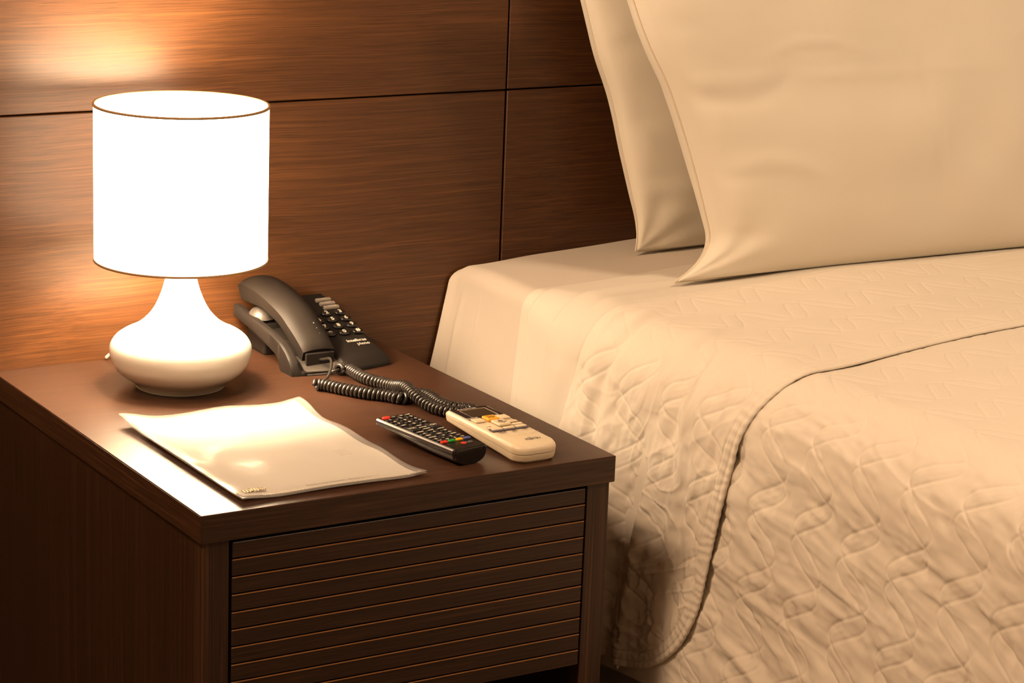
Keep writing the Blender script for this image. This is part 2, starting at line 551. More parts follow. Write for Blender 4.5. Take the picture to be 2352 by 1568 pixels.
# ------------------------------------------------------------------ table lamp
LX, LY = 0.174, -0.140
lamp = thing('table_lamp', 'lit table lamp with white drum shade and rounded white ceramic base', 'lamp', (LX, LY, TZ))
bp_pts = [(0.0005, 0.0006), (0.046, 0.0006), (0.0505, 0.0012), (0.0518, 0.0030), (0.053, 0.0055), (0.0605, 0.0105), (0.0700, 0.0175),
          (0.0768, 0.0265), (0.0803, 0.0365), (0.0810, 0.0430), (0.0797, 0.0495), (0.0745, 0.0570), (0.0660, 0.0630),
          (0.0565, 0.0675), (0.0475, 0.0730), (0.0395, 0.0800), (0.0325, 0.0885), (0.0272, 0.0980), (0.0230, 0.1080),
          (0.0198, 0.1180), (0.0174, 0.1290), (0.0158, 0.1400), (0.0150, 0.1500), (0.0150, 0.1560), (0.0005, 0.1560)]
lathe('base', spline([(a, b) for a, b in bp_pts[1:-1]], 90).tolist(), M['ceramic'], lamp, 96)
lathe('foot_ring', [(0.0005, 0.0), (0.0505, 0.0), (0.0512, 0.0012), (0.0498, 0.0016), (0.0005, 0.0016)], M['ceramic'], lamp, 64)
lathe('socket', [(0.0005, 0.156), (0.0135, 0.156), (0.0135, 0.193), (0.011, 0.196), (0.0005, 0.196)], M['metal'], lamp, 32)
bl = [(0.0005, 0.196), (0.011, 0.197), (0.013, 0.207)]
bl += [(0.027 * math.cos(a), 0.236 + 0.027 * math.sin(a)) for a in np.linspace(-0.95, 1.55, 14)]
lathe('bulb', bl, M['bulb'], lamp, 32)
SR = 0.0975
shade = lathe('shade', [(SR, 0.1485), (SR, 0.3240), (SR - 0.0005, 0.3240), (SR - 0.0005, 0.1485)], M['shade'], lamp, 128, closed=True)
lathe('shade_lining', [(SR - 0.0010, 0.3236), (SR - 0.0010, 0.1489)], M['lining'], shade, 96)
for z, nm in ((0.3240, 'shade_rim'), (0.1485, 'shade_rim')):
    lathe(nm, [(SR + 0.0010, z - 0.0014), (SR + 0.0010, z + 0.0010), (SR - 0.0016, z + 0.0010), (SR - 0.0016, z - 0.0014)], M['trim'], shade, 128, closed=True)
for k in range(3):
    a = k * 2 * math.pi / 3 + 0.4
    P = spline([(0.013 * math.cos(a), 0.013 * math.sin(a), 0.170), (0.055 * math.cos(a), 0.055 * math.sin(a), 0.165), ((SR - 0.002) * math.cos(a), (SR - 0.002) * math.sin(a), 0.152)], 10)
    put('shade_spoke', *tube_vf(P, 0.0009, 6), M['metal'], lamp)
P = spline([(-0.020, 0.060, 0.0095), (-0.022, 0.085, 0.0110), (-0.026, 0.110, 0.0125), (-0.031, 0.126, 0.0105), (-0.036, 0.1345, 0.0030)], 40)
put('power_cord', *tube_vf(P, 0.0026, 10), M['cord_w'], lamp)

# ------------------------------------------------------------------ document in a clear sleeve
c00, c10, c11, c01 = np.array([0.0475, -0.262]), np.array([0.261, -0.2645]), np.array([0.2595, -0.561]), np.array([0.0515, -0.565])
SB = np.array([0.155, -0.41, TZ])


def sleeve_z(u, v):
    """height of the sleeve above the table; u across (0 lamp's left side), v from far end to near end"""
    z = 0.0012 + 0.0062 * np.exp(-(u / 0.13) ** 2) * (1 - 0.45 * v) + 0.0050 * np.exp(-(v / 0.10) ** 2) * (0.4 + 0.6 * np.cos(u * 5.6) ** 2)
    z += 0.0030 * np.exp(-((u - 1) / 0.06) ** 2) * (0.5 + 0.5 * np.sin(v * 19 + 0.6))
    z += 0.0028 * np.exp(-((v - 1) / 0.05) ** 2) * (0.35 + 0.65 * np.sin(u * 3.1) ** 2)
    z += 0.0016 * np.exp(-((u - 0.5) ** 2 + (v - 0.62) ** 2) / 0.06)
    return z


def patch(name, u0, u1, v0, v1, dz, mat, parent, n=44, wav=0.0):
    u, v = np.meshgrid(np.linspace(u0, u1, n), np.linspace(v0, v1, n), indexing='ij')
    p = (1 - u)[..., None] * ((1 - v)[..., None] * c00 + v[..., None] * c01) + u[..., None] * ((1 - v)[..., None] * c10 + v[..., None] * c11)
    p[..., 0] += 0.0022 * np.sin(v * 13 + 1) * (u > 0.97)
    z = sleeve_z(u, v) + dz + wav * vnoise(u * 7, v * 7) + TZ
    return put(name, np.concatenate([p, z[..., None]], -1).reshape(-1, 3), [q[::-1] for q in grid_faces(n, n)], mat, parent, SB)


slv = thing('plastic_sleeve', 'clear plastic sleeve holding a printed sheet in front of the lamp', 'sleeve', SB)
fl = patch('front_film', 0, 1, 0, 1, 0.0010, M['film'], slv, wav=0.0004)
patch('back_film', 0, 1, 0, 1, -0.0007, M['film'], slv)
paper = tag(patch('paper_sheet', 0.022, 0.968, 0.022, 0.972, 0.0, M['paper'], None), 'white printed paper sheet inside the clear sleeve', 'paper')
paper.location = SB


def on_sleeve(u, v, dz=0.0003):
    p = (1 - u) * ((1 - v) * c00 + v * c01) + u * ((1 - v) * c10 + v * c11)
    return Vector((p[0] - SB[0], p[1] - SB[1], float(sleeve_z(np.float64(u), np.float64(v))) + dz))


text('lettering', 'Restaurante Mirante - Aruna Rio Hotel', 0.0052, M['faint'], paper, on_sleeve(0.585, 0.935, 0.0006), (0, 0, 0.02), 0.0001)
text('lettering', 'Room Service', 0.0085, M['faint'], paper, on_sleeve(0.44, 0.115, 0.0006), (0, 0, 0.0), 0.0001)
for k in range(4):
    text('lettering', '----- --', 0.006, M['faint'], paper, on_sleeve(0.80, 0.62 + 0.018 * k, 0.0006), (0, 0, 0.0), 0.0001)
# small gold emblem: linked open squares
bm = bmesh.new()
for k, (w, h) in enumerate(((0.008, 0.010), (0.008, 0.010), (0.006, 0.007))):
    for (x0, x1, y0, y1) in ((0, w, 0, 0.0016), (0, w, h - 0.0016, h), (0, 0.0016, 0, h), (w - 0.0016, w, 0, h), (w * 0.42, w * 0.62, 0, h)):
        b2 = bm_box(x0 + k * 0.009, x1 + k * 0.009, y0 + k * 0.0012, y1 + k * 0.0012, 0, 0.0002)
        me = bpy.data.meshes.new('x'); b2.to_mesh(me); b2.free(); bm.from_mesh(me); bpy.data.meshes.remove(me)
me = bpy.data.meshes.new('emblem'); bm.to_mesh(me); bm.free()
link('emblem', me, M['gold'], paper, on_sleeve(0.055, 0.945, 0.0007))
# crimped weld along the near edge: fine ticks
bm = bmesh.new()
for k in range(86):
    u = 0.12 + 0.86 * k / 85
    q = on_sleeve(u, 0.985, 0.0012)
    b2 = bm_box(q.x - 0.00045, q.x + 0.00045, q.y - 0.0022, q.y + 0.0022, q.z, q.z + 0.0002)
    me = bpy.data.meshes.new('x'); b2.to_mesh(me); b2.free(); bm.from_mesh(me); bpy.data.meshes.remove(me)
me = bpy.data.meshes.new('crimped_weld'); bm.to_mesh(me); bm.free()
tag(link('crimped_weld', me, M['weld'], slv), kind='stuff')

# ------------------------------------------------------------------ telephone
PB = np.array([0.305, -0.156, TZ])
ph = thing('telephone', 'dark grey corded desk telephone with coiled cord behind the lamp', 'telephone', PB)
rail_top = np.array([(-0.004, 0.0), (-0.001, 0.010), (0.004, 0.0175), (0.014, 0.026), (0.028, 0.0335), (0.055, 0.0405), (0.09, 0.0455), (0.13, 0.052), (0.148, 0.0545)])
rail_bot = np.array([(-0.004, 0.0), (0.026, 0.0), (0.031, 0.010), (0.038, 0.0175), (0.065, 0.0245), (0.10, 0.0325), (0.148, 0.041)])


def ph_shape(X, Y):
    rt_ = np.interp(Y, rail_top[:, 0], rail_top[:, 1])
    rail = rt_
    trough = np.maximum(rt_ - 0.013, 0.0045) - 0.004 * sstep(0.0, 0.03, Y) * (1 - sstep(0.11, 0.14, Y))
    key = 0.011 + 0.31 * (Y - 0.001)
    key = np.where(Y < 0.012, 0.0005 + (key - 0.0005) * np.sqrt(np.clip(1 - ((0.012 - Y) / 0.0165) ** 2, 0, 1)), key)
    a = sstep(0.009, 0.014, X)
    b = sstep(0.062, 0.070, X)
    z = rail * (1 - a) + trough * a
    return z * (1 - b) + key * b


nx, ny = 72, 60
u = np.linspace(0, 1, nx)
Y = np.linspace(-0.004, 0.148, ny)
U, YY = np.meshgrid(u, Y, indexing='ij')
R = 0.1345 - 0.017 * (YY / 0.148)
L = 0.001 - 0.004 * (YY / 0.148)
XX = L + (R - L) * U
Yb = YY - 0.010 * np.sin(np.clip(U, 0, 1) * np.pi) * (1 - sstep(0.0, 0.05, YY)) + 0.004 * U * (1 - YY / 0.15)
Zt = ph_shape(0.1345 * U, YY)
Zt = np.maximum(Zt, np.interp(YY, rail_bot[:, 0], rail_bot[:, 1]) + 0.0004)
Zb = np.interp(YY, rail_bot[:, 0], rail_bot[:, 1])
rim = np.minimum(U, 1 - U) * 0.1345
Zt = Zt - 0.0018 * np.clip(1 - rim / 0.003, 0, 1) ** 2
Zt = np.maximum(Zt, Zb + 0.0003)
vt = np.stack([XX, Yb, Zt], -1).reshape(-1, 3)
vb = np.stack([XX, Yb, Zb], -1).reshape(-1, 3)
N = nx * ny
f = [tuple(q) for q in grid_faces(nx, ny)] + [tuple(np.array(q)[::-1] + N) for q in grid_faces(nx, ny)]
ring = [i * ny for i in range(nx)] + [(nx - 1) * ny + j for j in range(1, ny)] + [i * ny + ny - 1 for i in range(nx - 2, -1, -1)] + [j for j in range(ny - 2, 0, -1)]
for a, b in zip(ring, ring[1:] + ring[:1]):
    f.append((a, a + N, b + N, b))
base = put('base', np.vstack([vt, vb]), f, M['phone'], ph)
bpy.context.view_layer.objects.active = base
try:
    base.data.set_sharp_from_angle(angle=math.radians(50))
except Exception:
    pass
box('rear_foot', 0.014, 0.105, 0.098, 0.146, 0.0, 0.040, M['phone'], ph, bev=0.003, seg=2)
# pale tongue of the cradle under the mouthpiece: a skin over the front of the base
nu, nv = 28, 20
uu, vv = np.meshgrid(np.linspace(0.135, 0.475, nu), np.linspace(-0.0040, 0.026, nv), indexing='ij')
Rt = 0.1345 - 0.017 * (vv / 0.148)
Lt = 0.001 - 0.004 * (vv / 0.148)
tx = Lt + (Rt - Lt) * uu
ty = vv - 0.010 * np.sin(uu * np.pi) * (1 - sstep(0.0, 0.05, vv)) + 0.004 * uu * (1 - vv / 0.15)
tz = np.maximum(ph_shape(0.1345 * uu, vv), 0.0004) + 0.0007
tz = np.where(vv < -0.0035, 0.0006, tz)
ty = ty - 0.0006
put('cradle_front', np.stack([tx, ty, tz], -1).reshape(-1, 3), grid_faces(nu, nv), M['phone_gr'], ph)
lathe('earpiece_cup', [(0.0005, 0.012), (0.006, 0.0115), (0.011, 0.009), (0.015, 0.004), (0.0165, -0.002)], M['phone_gr'], ph, 32, loc=(0.0165, 0.112, 0.0455))

# handset: rounded bar swept over the cradle
hz = np.array([  # Y, z of side ridge, x centre, width, thickness, crown
    (0.148, 0.0705, 0.0250, 0.0400, 0.0060, 0.0030), (0.1465, 0.0755, 0.0250, 0.0470, 0.0130, 0.0060), (0.142, 0.0800, 0.0255, 0.0510, 0.0185, 0.0080), (0.130, 0.0815, 0.0265, 0.0515, 0.0205, 0.0090),
    (0.112, 0.0800, 0.0280, 0.0505, 0.0195, 0.0090), (0.095, 0.0765, 0.0297, 0.0490, 0.0165, 0.0085), (0.076, 0.0710, 0.0315, 0.0475, 0.0155, 0.0080),
    (0.055, 0.0615, 0.0350, 0.0455, 0.0155, 0.0078), (0.036, 0.0490, 0.0375, 0.0440, 0.0165, 0.0075), (0.022, 0.0375, 0.0400, 0.0425, 0.0180, 0.0070), (0.0125, 0.0290, 0.0412, 0.0415, 0.0185, 0.0064), (0.0075, 0.0245, 0.0418, 0.0410, 0.0180, 0.0030)])
hs = spline(hz, 60)
sec = []
for t in np.linspace(0, 1, 25):           # crown from left to right
    sec.append((-1 + 2 * t, 'c'))
V = []
for i in range(len(hs)):
    y_, z_, xc, w, th, cr = hs[i]
    j0, j1 = max(i - 1, 0), min(i + 1, len(hs) - 1)
    d = hs[j1, :2] - hs[j0, :2]
    d /= np.linalg.norm(d)
    nrm = np.array([-d[1], d[0]])         # in (Y,z), turned upward
    if nrm[1] < 0: nrm = -nrm
    nrm = nrm * 0.6 + np.array([0.0, 1.0]) * 0.4
    nrm /= np.linalg.norm(nrm)
    pts2 = [(-1 + 2 * t, cr * (1 - abs(-1 + 2 * t) ** 2.4)) for t in np.linspace(0, 1, 21)]
    pts2 += [(1.0, -0.0015), (0.985, -th * 0.5), (0.93, -th * 0.92), (0.86, -th)] + [(c, -th) for c in (0.4, 0.0, -0.4)] + [(-0.86, -th), (-0.93, -th * 0.92), (-0.985, -th * 0.5), (-1.0, -0.0015)]
    for cx_, h in pts2:
        V.append((xc + cx_ * w / 2, y_ + nrm[0] * h, z_ + nrm[1] * h))
ns_ = len(pts2)
f = []
for i in range(len(hs) - 1):
    for k in range(ns_):
        k2 = (k + 1) % ns_
        f.append((i * ns_ + k, (i + 1) * ns_ + k, (i + 1) * ns_ + k2, i * ns_ + k2))
f.append(tuple(range(ns_)))
f.append(tuple((len(hs) - 1) * ns_ + k for k in range(ns_ - 1, -1, -1)))
hset = put('handset', V, f, M['phone_hs'], ph)
hset.data.set_sharp_from_angle(angle=math.radians(38))
box('mouthpiece_face', 0.0235, 0.0600, 0.0035, 0.0085, 0.0085, 0.0235, M['phone_dk'], hset, bev=0.0012, seg=2)
me_hole = bpy.data.meshes.new('hole')
bmh = bmesh.new(); bmesh.ops.create_icosphere(bmh, subdivisions=1, radius=0.0008); bmh.to_mesh(me_hole); bmh.free()
for k in range(3):
    link('mouthpiece_hole', me_hole, M['print'], hset, (0.0455 + 0.0012 * k, 0.0305 - 0.0055 * k, 0.0530 - 0.0052 * k))

# keypad
ang = math.atan(0.31)


def kz(Yv): return 0.011 + 0.31 * (Yv - 0.001)


def round_key(rx, ry, h, n=20, dome=0.25):
    bm = bmesh.new()
    rings = []
    for (k, z) in ((1.0, -0.0012), (1.0, h * 0.55), (0.93, h * 0.85), (0.80, h), (0.4, h * (1 + dome * 0.3))):
        rings.append([bm.verts.new((rx * k * math.cos(a), ry * k * math.sin(a), z)) for a in np.linspace(0, 2 * math.pi, n, endpoint=False)])
    for a, b in zip(rings, rings[1:]):
        for i in range(n):
            bm.faces.new((a[i], a[(i + 1) % n], b[(i + 1) % n], b[i]))
    bm.faces.new(rings[-1])
    bm.faces.new(rings[0][::-1])
    me = bpy.data.meshes.new('key')
    bm.to_mesh(me); bm.free()
    me.polygons.foreach_set('use_smooth', [True] * len(me.polygons))
    return me


mk = round_key(0.0074, 0.0054, 0.0030)
mf = bpy.data.meshes.new('function_key')
bmf = bm_box(-0.0105, 0.0105, -0.0027, 0.0027, -0.001, 0.0034, bev=0.0012, seg=2); bmf.to_mesh(mf); bmf.free()
labels = ['1', '2', '3', '4', '5', '6', '7', '8', '9', '*', '0', '#']
mk.materials.append(M['key_bk'])
for r in range(4):
    for c in range(3):
        X, Yk = 0.0825 + 0.0183 * c + 0.0005 * (3 - r) * -1 * 0.9, 0.1012 - 0.0146 * r
        k = link('key', mk, None, ph, (X - 0.0002 * (3 - r), Yk, kz(Yk)))
        k.rotation_euler = (ang, 0, 0.05)
        text('numeral', labels[r * 3 + c], 0.0088 if labels[r * 3 + c] != '*' else 0.012, M['print'], k, (0, 0.0 if labels[r * 3 + c] != '*' else -0.002, 0.0032), depth=0.0003, bold=0.0003)
mf.materials.append(M['key_gr'])
for k in range(3):
    Yk = 0.1315 - 0.0088 * k
    o = link('function_key', mf, None, ph, (0.1095 + 0.0012 * k, Yk, kz(Yk)))
    o.rotation_euler = (ang, 0, 0.05)
    text('lettering', ('MUDO', 'FLASH', 'REDISCAR')[k], 0.0026, M['print'], o, (0.001, 0.0, 0.0036), depth=0.0002)
text('lettering', 'intelbras', 0.0078, M['print'], base, (0.1085, 0.0400, kz(0.040) + 0.0003), (ang, 0, 0.05), 0.0002, 0.00016)
text('lettering', 'pleno', 0.0078, M['print'], base, (0.1140, 0.0322, kz(0.0322) + 0.0003), (ang, 0, 0.05), 0.0002, 0.00003)

# coiled cord
A = [(0.3245, -0.2135, 0.0175), (0.3235, -0.2128, 0.0125)]
cordA = [(0.3035, -0.2220), (0.3138, -0.2285), (0.3257, -0.2525), (0.3404, -0.2773), (0.3579, -0.2966), (0.3663, -0.3121), (0.376, -0.3135), (0.3894, -0.3072), (0.3985, -0.3095), (0.3992, -0.328), (0.3968, -0.3496), (0.3990, -0.3700), (0.4100, -0.3800), (0.4150, -0.3920)]
hA = [0.0068] * 4 + [0.0066] * 3 + [0.0072] * 7
cordB = [(0.3580, -0.1790), (0.3660, -0.1740), (0.3708, -0.1830), (0.3695, -0.2062), (0.3713, -0.2282), (0.3785, -0.2488), (0.3816, -0.2703), (0.3798, -0.2995), (0.3766, -0.3309), (0.3800, -0.3560), (0.3880, -0.3800), (0.4010, -0.3920), (0.4150, -0.3920)]
hB = [0.0085, 0.0078] + [0.0070] * 4 + [0.0090, 0.0150, 0.0130, 0.0080] + [0.0070] * 3


def coil(pts, hts, pitch_, rc, rw):
    P = np.array([(x - PB[0], y - PB[1], h) for (x, y), h in zip(pts, hts)])
    c = spline(P, 400)
    Ln = np.linalg.norm(np.diff(c, axis=0), axis=1).sum()
    n = int(Ln / pitch_ * 16)
    c = spline(P, n)
    T, Nn, B = frames(c)
    ph_ = np.arange(n) / 16 * 2 * np.pi
    h = c + rc * (np.cos(ph_)[:, None] * Nn + np.sin(ph_)[:, None] * B)
    return tube_vf(h, rw, 8)


cord = put('coiled_cord', *coil(cordA, hA, 0.0053, 0.0050, 0.00255), M['coil'], ph)
put('cord_return', *coil(cordB, hB, 0.0053, 0.0050, 0.00255), M['coil'], cord)
lead = spline([(0.0415, 0.0035, 0.0150), (0.0400, -0.010, 0.0190), (0.0345, -0.035, 0.0260), (0.0255, -0.056, 0.0230), (0.0150, -0.068, 0.0150), (0.0080, -0.070, 0.0115)], 40)
put('cord_lead', *tube_vf(lead, 0.0016, 8), M['coil'], ph)
lead = spline([(0.053, -0.023, 0.0085), (0.046, -0.020, 0.0060), (0.045, -0.013, 0.0030), (0.052, -0.006, 0.0022), (0.060, 0.004, 0.0020)], 30)
put('cord_lead', *tube_vf(lead, 0.0017, 8), M['coil'], ph)

# ------------------------------------------------------------------ television remote
TVB = Vector((0.3135, -0.4735, TZ))
tv = thing('television_remote', 'black television remote with red, green, yellow and blue keys beside the sleeve', 'remote', TVB, math.radians(7.6))
HL, HW, ZT = 0.0690, 0.0212, 0.0178


def tv_section(yl):
    t = (yl + HL) / (2 * HL)                       # 0 near end, 1 far end
    zb = 0.0075 * sstep(0.25, 1.0, t)
    pts_ = []
    for a in np.linspace(0, math.pi, 21):          # belly from right to left
        e = 0.75
        x = HW * math.copysign(abs(math.cos(a)) ** e, math.cos(a))
        z = (ZT - 0.0042) - (ZT - 0.0042 - zb) * abs(math.sin(a)) ** 0.85
        pts_.append((x, z))
    pts_ += [(-HW, ZT - 0.0015), (-HW + 0.0015, ZT), (HW - 0.0015, ZT), (HW, ZT - 0.0015)]
    return pts_


ysl = np.linspace(-HL + 0.002, HL, 24)
V = []
for yl in ysl:
    sc_ = 1.0 if yl < HL - 0.001 else 0.985
    V += [(x * sc_, yl + 0.0, z) for x, z in tv_section(yl)]
ns_ = 25
f = [(i * ns_ + k, i * ns_ + (k + 1) % ns_, (i + 1) * ns_ + (k + 1) % ns_, (i + 1) * ns_ + k) for i in range(len(ysl) - 1) for k in range(ns_)]
f.append(tuple(range(ns_)))
f.append(tuple((len(ysl) - 1) * ns_ + k for k in range(ns_ - 1, -1, -1)))
body = put('shell', V, [q[::-1] for q in f], M['rc_shell'], tv)
body.data.set_sharp_from_angle(angle=math.radians(35))
# glossy end cap
V = []
for yl, k in ((-HL + 0.0022, 1.012), (-HL - 0.0008, 1.0), (-HL - 0.0022, 0.94)):
    V += [(x * k, yl, ZT / 2 + (z - ZT / 2) * k) for x, z in tv_section(-HL)]
f = [(i * ns_ + k, i * ns_ + (k + 1) % ns_, (i + 1) * ns_ + (k + 1) % ns_, (i + 1) * ns_ + k) for i in range(2) for k in range(ns_)]
f.append(tuple(2 * ns_ + k for k in range(ns_)))
cap = put('end_cap', V, f, M['rc_end'], tv)
cap.data.set_sharp_from_angle(angle=math.radians(35))
box('face_plate', -HW + 0.0012, HW - 0.0012, -HL + 0.001, HL - 0.0012, ZT - 0.0004, ZT + 0.0005, M['rc_face'], tv, bev=0.0003)
for s in (-1, 1):
    put('side_trim', *tube_vf([(s * (HW + 0.0001), -HL + 0.003, ZT - 0.0052), (s * (HW + 0.0001), HL - 0.002, ZT - 0.0052)], 0.0005, 6), M['rc_face'], tv)
_bm = {}


def button(name, x, y, w, h, mat, mark=None, tall=0.0013, msize=0.0052, bev=0.0006):
    key = (round(w, 5), round(h, 5), mat.name, tall)
    if key not in _bm:
        b = bm_box(-w / 2, w / 2, -h / 2, h / 2, -0.0002, tall, bev=bev, seg=2)
        me = bpy.data.meshes.new(name); b.to_mesh(me); b.free()
        me.materials.append(mat)
        _bm[key] = me
    o = link(name, _bm[key], None, tv, (x, y, ZT + 0.0005))
    if mark:
        text('marking', mark, msize, M['print'], o, (0, 0, tall + 0.0001), depth=0.00015, bold=0.00012)
    return o


cx4 = [-0.0150, -0.0050, 0.0050, 0.0150]
cx3 = [-0.0138, 0.0, 0.0138]
pw = link('power_button', round_key(0.0052, 0.0034, 0.0020), M['red'], tv, (-0.0128, 0.0615, ZT + 0.0005))
text('marking', 'O', 0.003, M['print'], pw, (0, 0, 0.0021), depth=0.0001)
yy_ = 0.0545
for m_, x in zip(('TV', 'AV', 'SUB'), (-0.0050 + 0.001, 0.0050 + 0.001, 0.0150)): button('button', x, 0.0600, 0.0075, 0.0038, M['rc_key'], m_, msize=0.003)
for r, row in enumerate((('1', '2', '3'), ('4', '5', '6'), ('7', '8', '9'), ('LIST', '0', 'QV'))):
    for x, m_ in zip(cx3, row):
        button('button', x, 0.0525 - 0.0080 * r, 0.0104, 0.0048, M['rc_key'], m_, msize=0.0058 if len(m_) == 1 else 0.0034)
button('volume_rocker', -0.0138, 0.0130, 0.0108, 0.0170, M['rc_key'], 'VOL', tall=0.0018, msize=0.0050)
button('channel_rocker', 0.0138, 0.0130, 0.0108, 0.0170, M['rc_key'], 'CH', tall=0.0018, msize=0.0056)
for k, m_ in enumerate(('FAV', 'RATIO', 'MUTE')): button('button', 0.0, 0.0190 - 0.0066 * k, 0.0104, 0.0040, M['rc_key'], m_, msize=0.0032)
for x, m_ in zip(cx3, ('MENU', 'INFO', 'INPUT')): button('button', x, -0.0010, 0.0110, 0.0042, M['rc_key'], m_, msize=0.0030)
for x, m_ in zip(cx3, ('<', '^', '>')): button('button', x, -0.0085, 0.0104, 0.0050, M['rc_key'], m_, msize=0.0075)
for x, m_ in zip(cx3, ('SET', 'OK', 'Q')): button('button', x, -0.0158, 0.0104, 0.0048, M['rc_key'], m_, msize=0.0042)
for x, m_ in zip(cx3, ('BACK', 'v', 'EXIT')): button('button', x, -0.0230, 0.0104, 0.0048, M['rc_key'], m_, msize=0.0036 if m_ != 'v' else 0.007)
for r, y in enumerate((-0.0300, -0.0366)):
    for x, m_ in zip(cx4, (('[]', '>', '||', '>>'), ('<<', 'O', 'II', '<>'))[r]): button('button', x, y, 0.0080, 0.0040, M['rc_key'], m_, msize=0.0042)
for x, c in zip(cx4, ('red', 'green', 'yellow', 'blue')):
    button(c + '_button', x, -0.0440, 0.0086, 0.0046, M[c], None, tall=0.0026, bev=0.0013)
lg = link('logo_disc', round_key(0.0030, 0.0030, 0.0003, 24, 0.0), M['red'], tv, (0.0035, -0.0535, ZT + 0.0005))
text('lettering', 'LG', 0.0062, M['key_gr'], tv, (0.0110, -0.0535, ZT + 0.0007), depth=0.0002, bold=0.0001)

# ------------------------------------------------------------------ air conditioner remote
ACB = Vector((0.3900, -0.4930, TZ))
ac = thing('air_conditioner_remote', 'cream air conditioner remote with amber key and display at the table edge', 'remote', ACB, math.radians(1.2))


def ac_outline(w, y0, y1, rn, rf, n=8):
    pts_ = []
    for cx_, cy_, r, a0 in ((w - rn, y0 + rn, rn, -90), (w - rf, y1 - rf, rf, 0), (-w + rf, y1 - rf, rf, 90), (-w + rn, y0 + rn, rn, 180)):
        for a in np.linspace(a0, a0 + 90, n):
            pts_.append((cx_ + r * math.cos(math.radians(a)), cy_ + r * math.sin(math.radians(a))))
    return np.array(pts_)


def ac_zt(y): return 0.0215 - 0.0028 * sstep(-0.030, -0.078, y) + 0.0 * y
def ac_zb(y): return 0.0060 * sstep(-0.024, -0.012, y) + 0.0030 * sstep(-0.01, 0.074, y)


def stack(levels):
    V, n = [], None
    for inset, fr in levels:
        o = ac_outline(0.0272 - inset, -0.0760 + inset, 0.0745 - inset, 0.0150, max(0.0060 - inset * 0.3, 0.002))
        n = len(o)
        for x, y in o:
            zb, zt = float(ac_zb(y)), float(ac_zt(y))
            V.append((x, y, zb + fr * (zt - zb)))
    f = [(i * n + k, i * n + (k + 1) % n, (i + 1) * n + (k + 1) % n, (i + 1) * n + k) for i in range(len(levels) - 1) for k in range(n)]
    return V, f, n


V, f, n = stack([(0.0060, 0.0), (0.0035, 0.0), (0.0012, 0.14), (0.0003, 0.42), (0.0004, 0.495), (0.0012, 0.50)])
f.append(tuple(range(n))[::-1])
o = put('lower_shell', V, f, M['ac_low'], ac); o.data.set_sharp_from_angle(angle=math.radians(30))


def cap_fill(V, f, n, nlev):
    """close the top with strips so that the slope of the face is followed"""
    base_i = (nlev - 1) * n
    lo, hi = list(range(base_i, base_i + n)), None
    # outline runs: near-right arc, far-right arc, far-left arc, near-left arc: pair right side with left side
    m_ = n // 2
    right = lo[:m_]
    left = lo[m_:][::-1]
    for k in range(m_ - 1):
        f.append((right[k], right[k + 1], left[k + 1], left[k]))


V, f, n = stack([(0.0010, 0.52), (0.0003, 0.53), (0.0000, 0.72), (0.0006, 0.86), (0.0022, 0.975), (0.0032, 1.0)])
cap_fill(V, f, n, 6)
o = put('upper_shell', V, f, M['ac'], ac); o.data.set_sharp_from_angle(angle=math.radians(28))
AZ = 0.0215
box('display_panel', -0.0233, 0.0233, 0.0262, 0.0708, AZ - 0.0003, AZ + 0.0004, M['ac_blk'], ac, bev=0.0003)
lc = box('lcd_screen', -0.0150, 0.0165, 0.0335, 0.0605, AZ + 0.0003, AZ + 0.0007, M['lcd'], ac)
box('screen_rim', -0.0150, 0.0165, 0.0605, 0.0617, AZ + 0.0004, AZ + 0.0010, M['lcd_rim'], lc)
box('screen_rim', 0.0165, 0.0174, 0.0335, 0.0617, AZ + 0.0004, AZ + 0.0010, M['lcd_rim'], lc)
text('lettering', 'INVERTER', 0.0036, M['print'], ac, (-0.003, 0.0660, AZ + 0.0005), depth=0.0002, sx=1.5)
text('lettering', 'MASTER', 0.0034, M['print'], ac, (-0.0165, 0.0322, AZ + 0.0006), depth=0.0002, sx=1.2)
text('lettering', 'CONTROL', 0.0026, M['print'], ac, (-0.0180, 0.0290, AZ + 0.0006), depth=0.0002)
text('lettering', 'FAN', 0.0034, M['print'], ac, (0.0135, 0.0322, AZ + 0.0006), depth=0.0002, sx=1.2)
text('lettering', 'CONTROL', 0.0026, M['print'], ac, (0.0135, 0.0292, AZ + 0.0006), depth=0.0002)


def ackey(name, x, y, w, h, mat, tall, bev):
    return box(name, -w / 2, w / 2, -h / 2, h / 2, -0.0004, tall, mat, ac, bev=bev, seg=2, smooth=False, loc=(x, y, AZ))


ackey('mode_button', -0.0160, 0.0212, 0.0130, 0.0125, M['ac_key'], 0.0016, 0.0010)
ackey('fan_button', 0.0160, 0.0230, 0.0130, 0.0125, M['ac_key'], 0.0016, 0.0010)
k = ackey('start_button', 0.0000, 0.0215, 0.0150, 0.0150, M['ac_yel'], 0.0030, 0.0014)
text('marking', 'START', 0.0030, M['gold'], k, (0, 0.0022, 0.0032), depth=0.0002)
text('marking', 'STOP', 0.0036, M['print_dk'], k, (0, -0.0018, 0.0032), depth=0.0002)
k = ackey('temperature_rocker', 0.0015, 0.0030, 0.0155, 0.0190, M['ac_key'], 0.0026, 0.0014)
text('marking', 'SET', 0.0037, M['print_dk'], k, (0.0005, 0.0018, 0.0028), depth=0.0002, sx=1.15)
text('marking', 'TEMP', 0.0037, M['print_dk'], k, (0.0005, -0.0024, 0.0028), depth=0.0002, sx=1.15)
for yy_, sg in ((0.0058, 1), (-0.0062, -1)):
    put('arrow', [(-0.0016, yy_ - sg * 0.0008, 0.0027), (0.0016, yy_ - sg * 0.0008, 0.0027), (0, yy_ + sg * 0.0010, 0.0027)], [(0, 1, 2)], M['print_dk'], k)
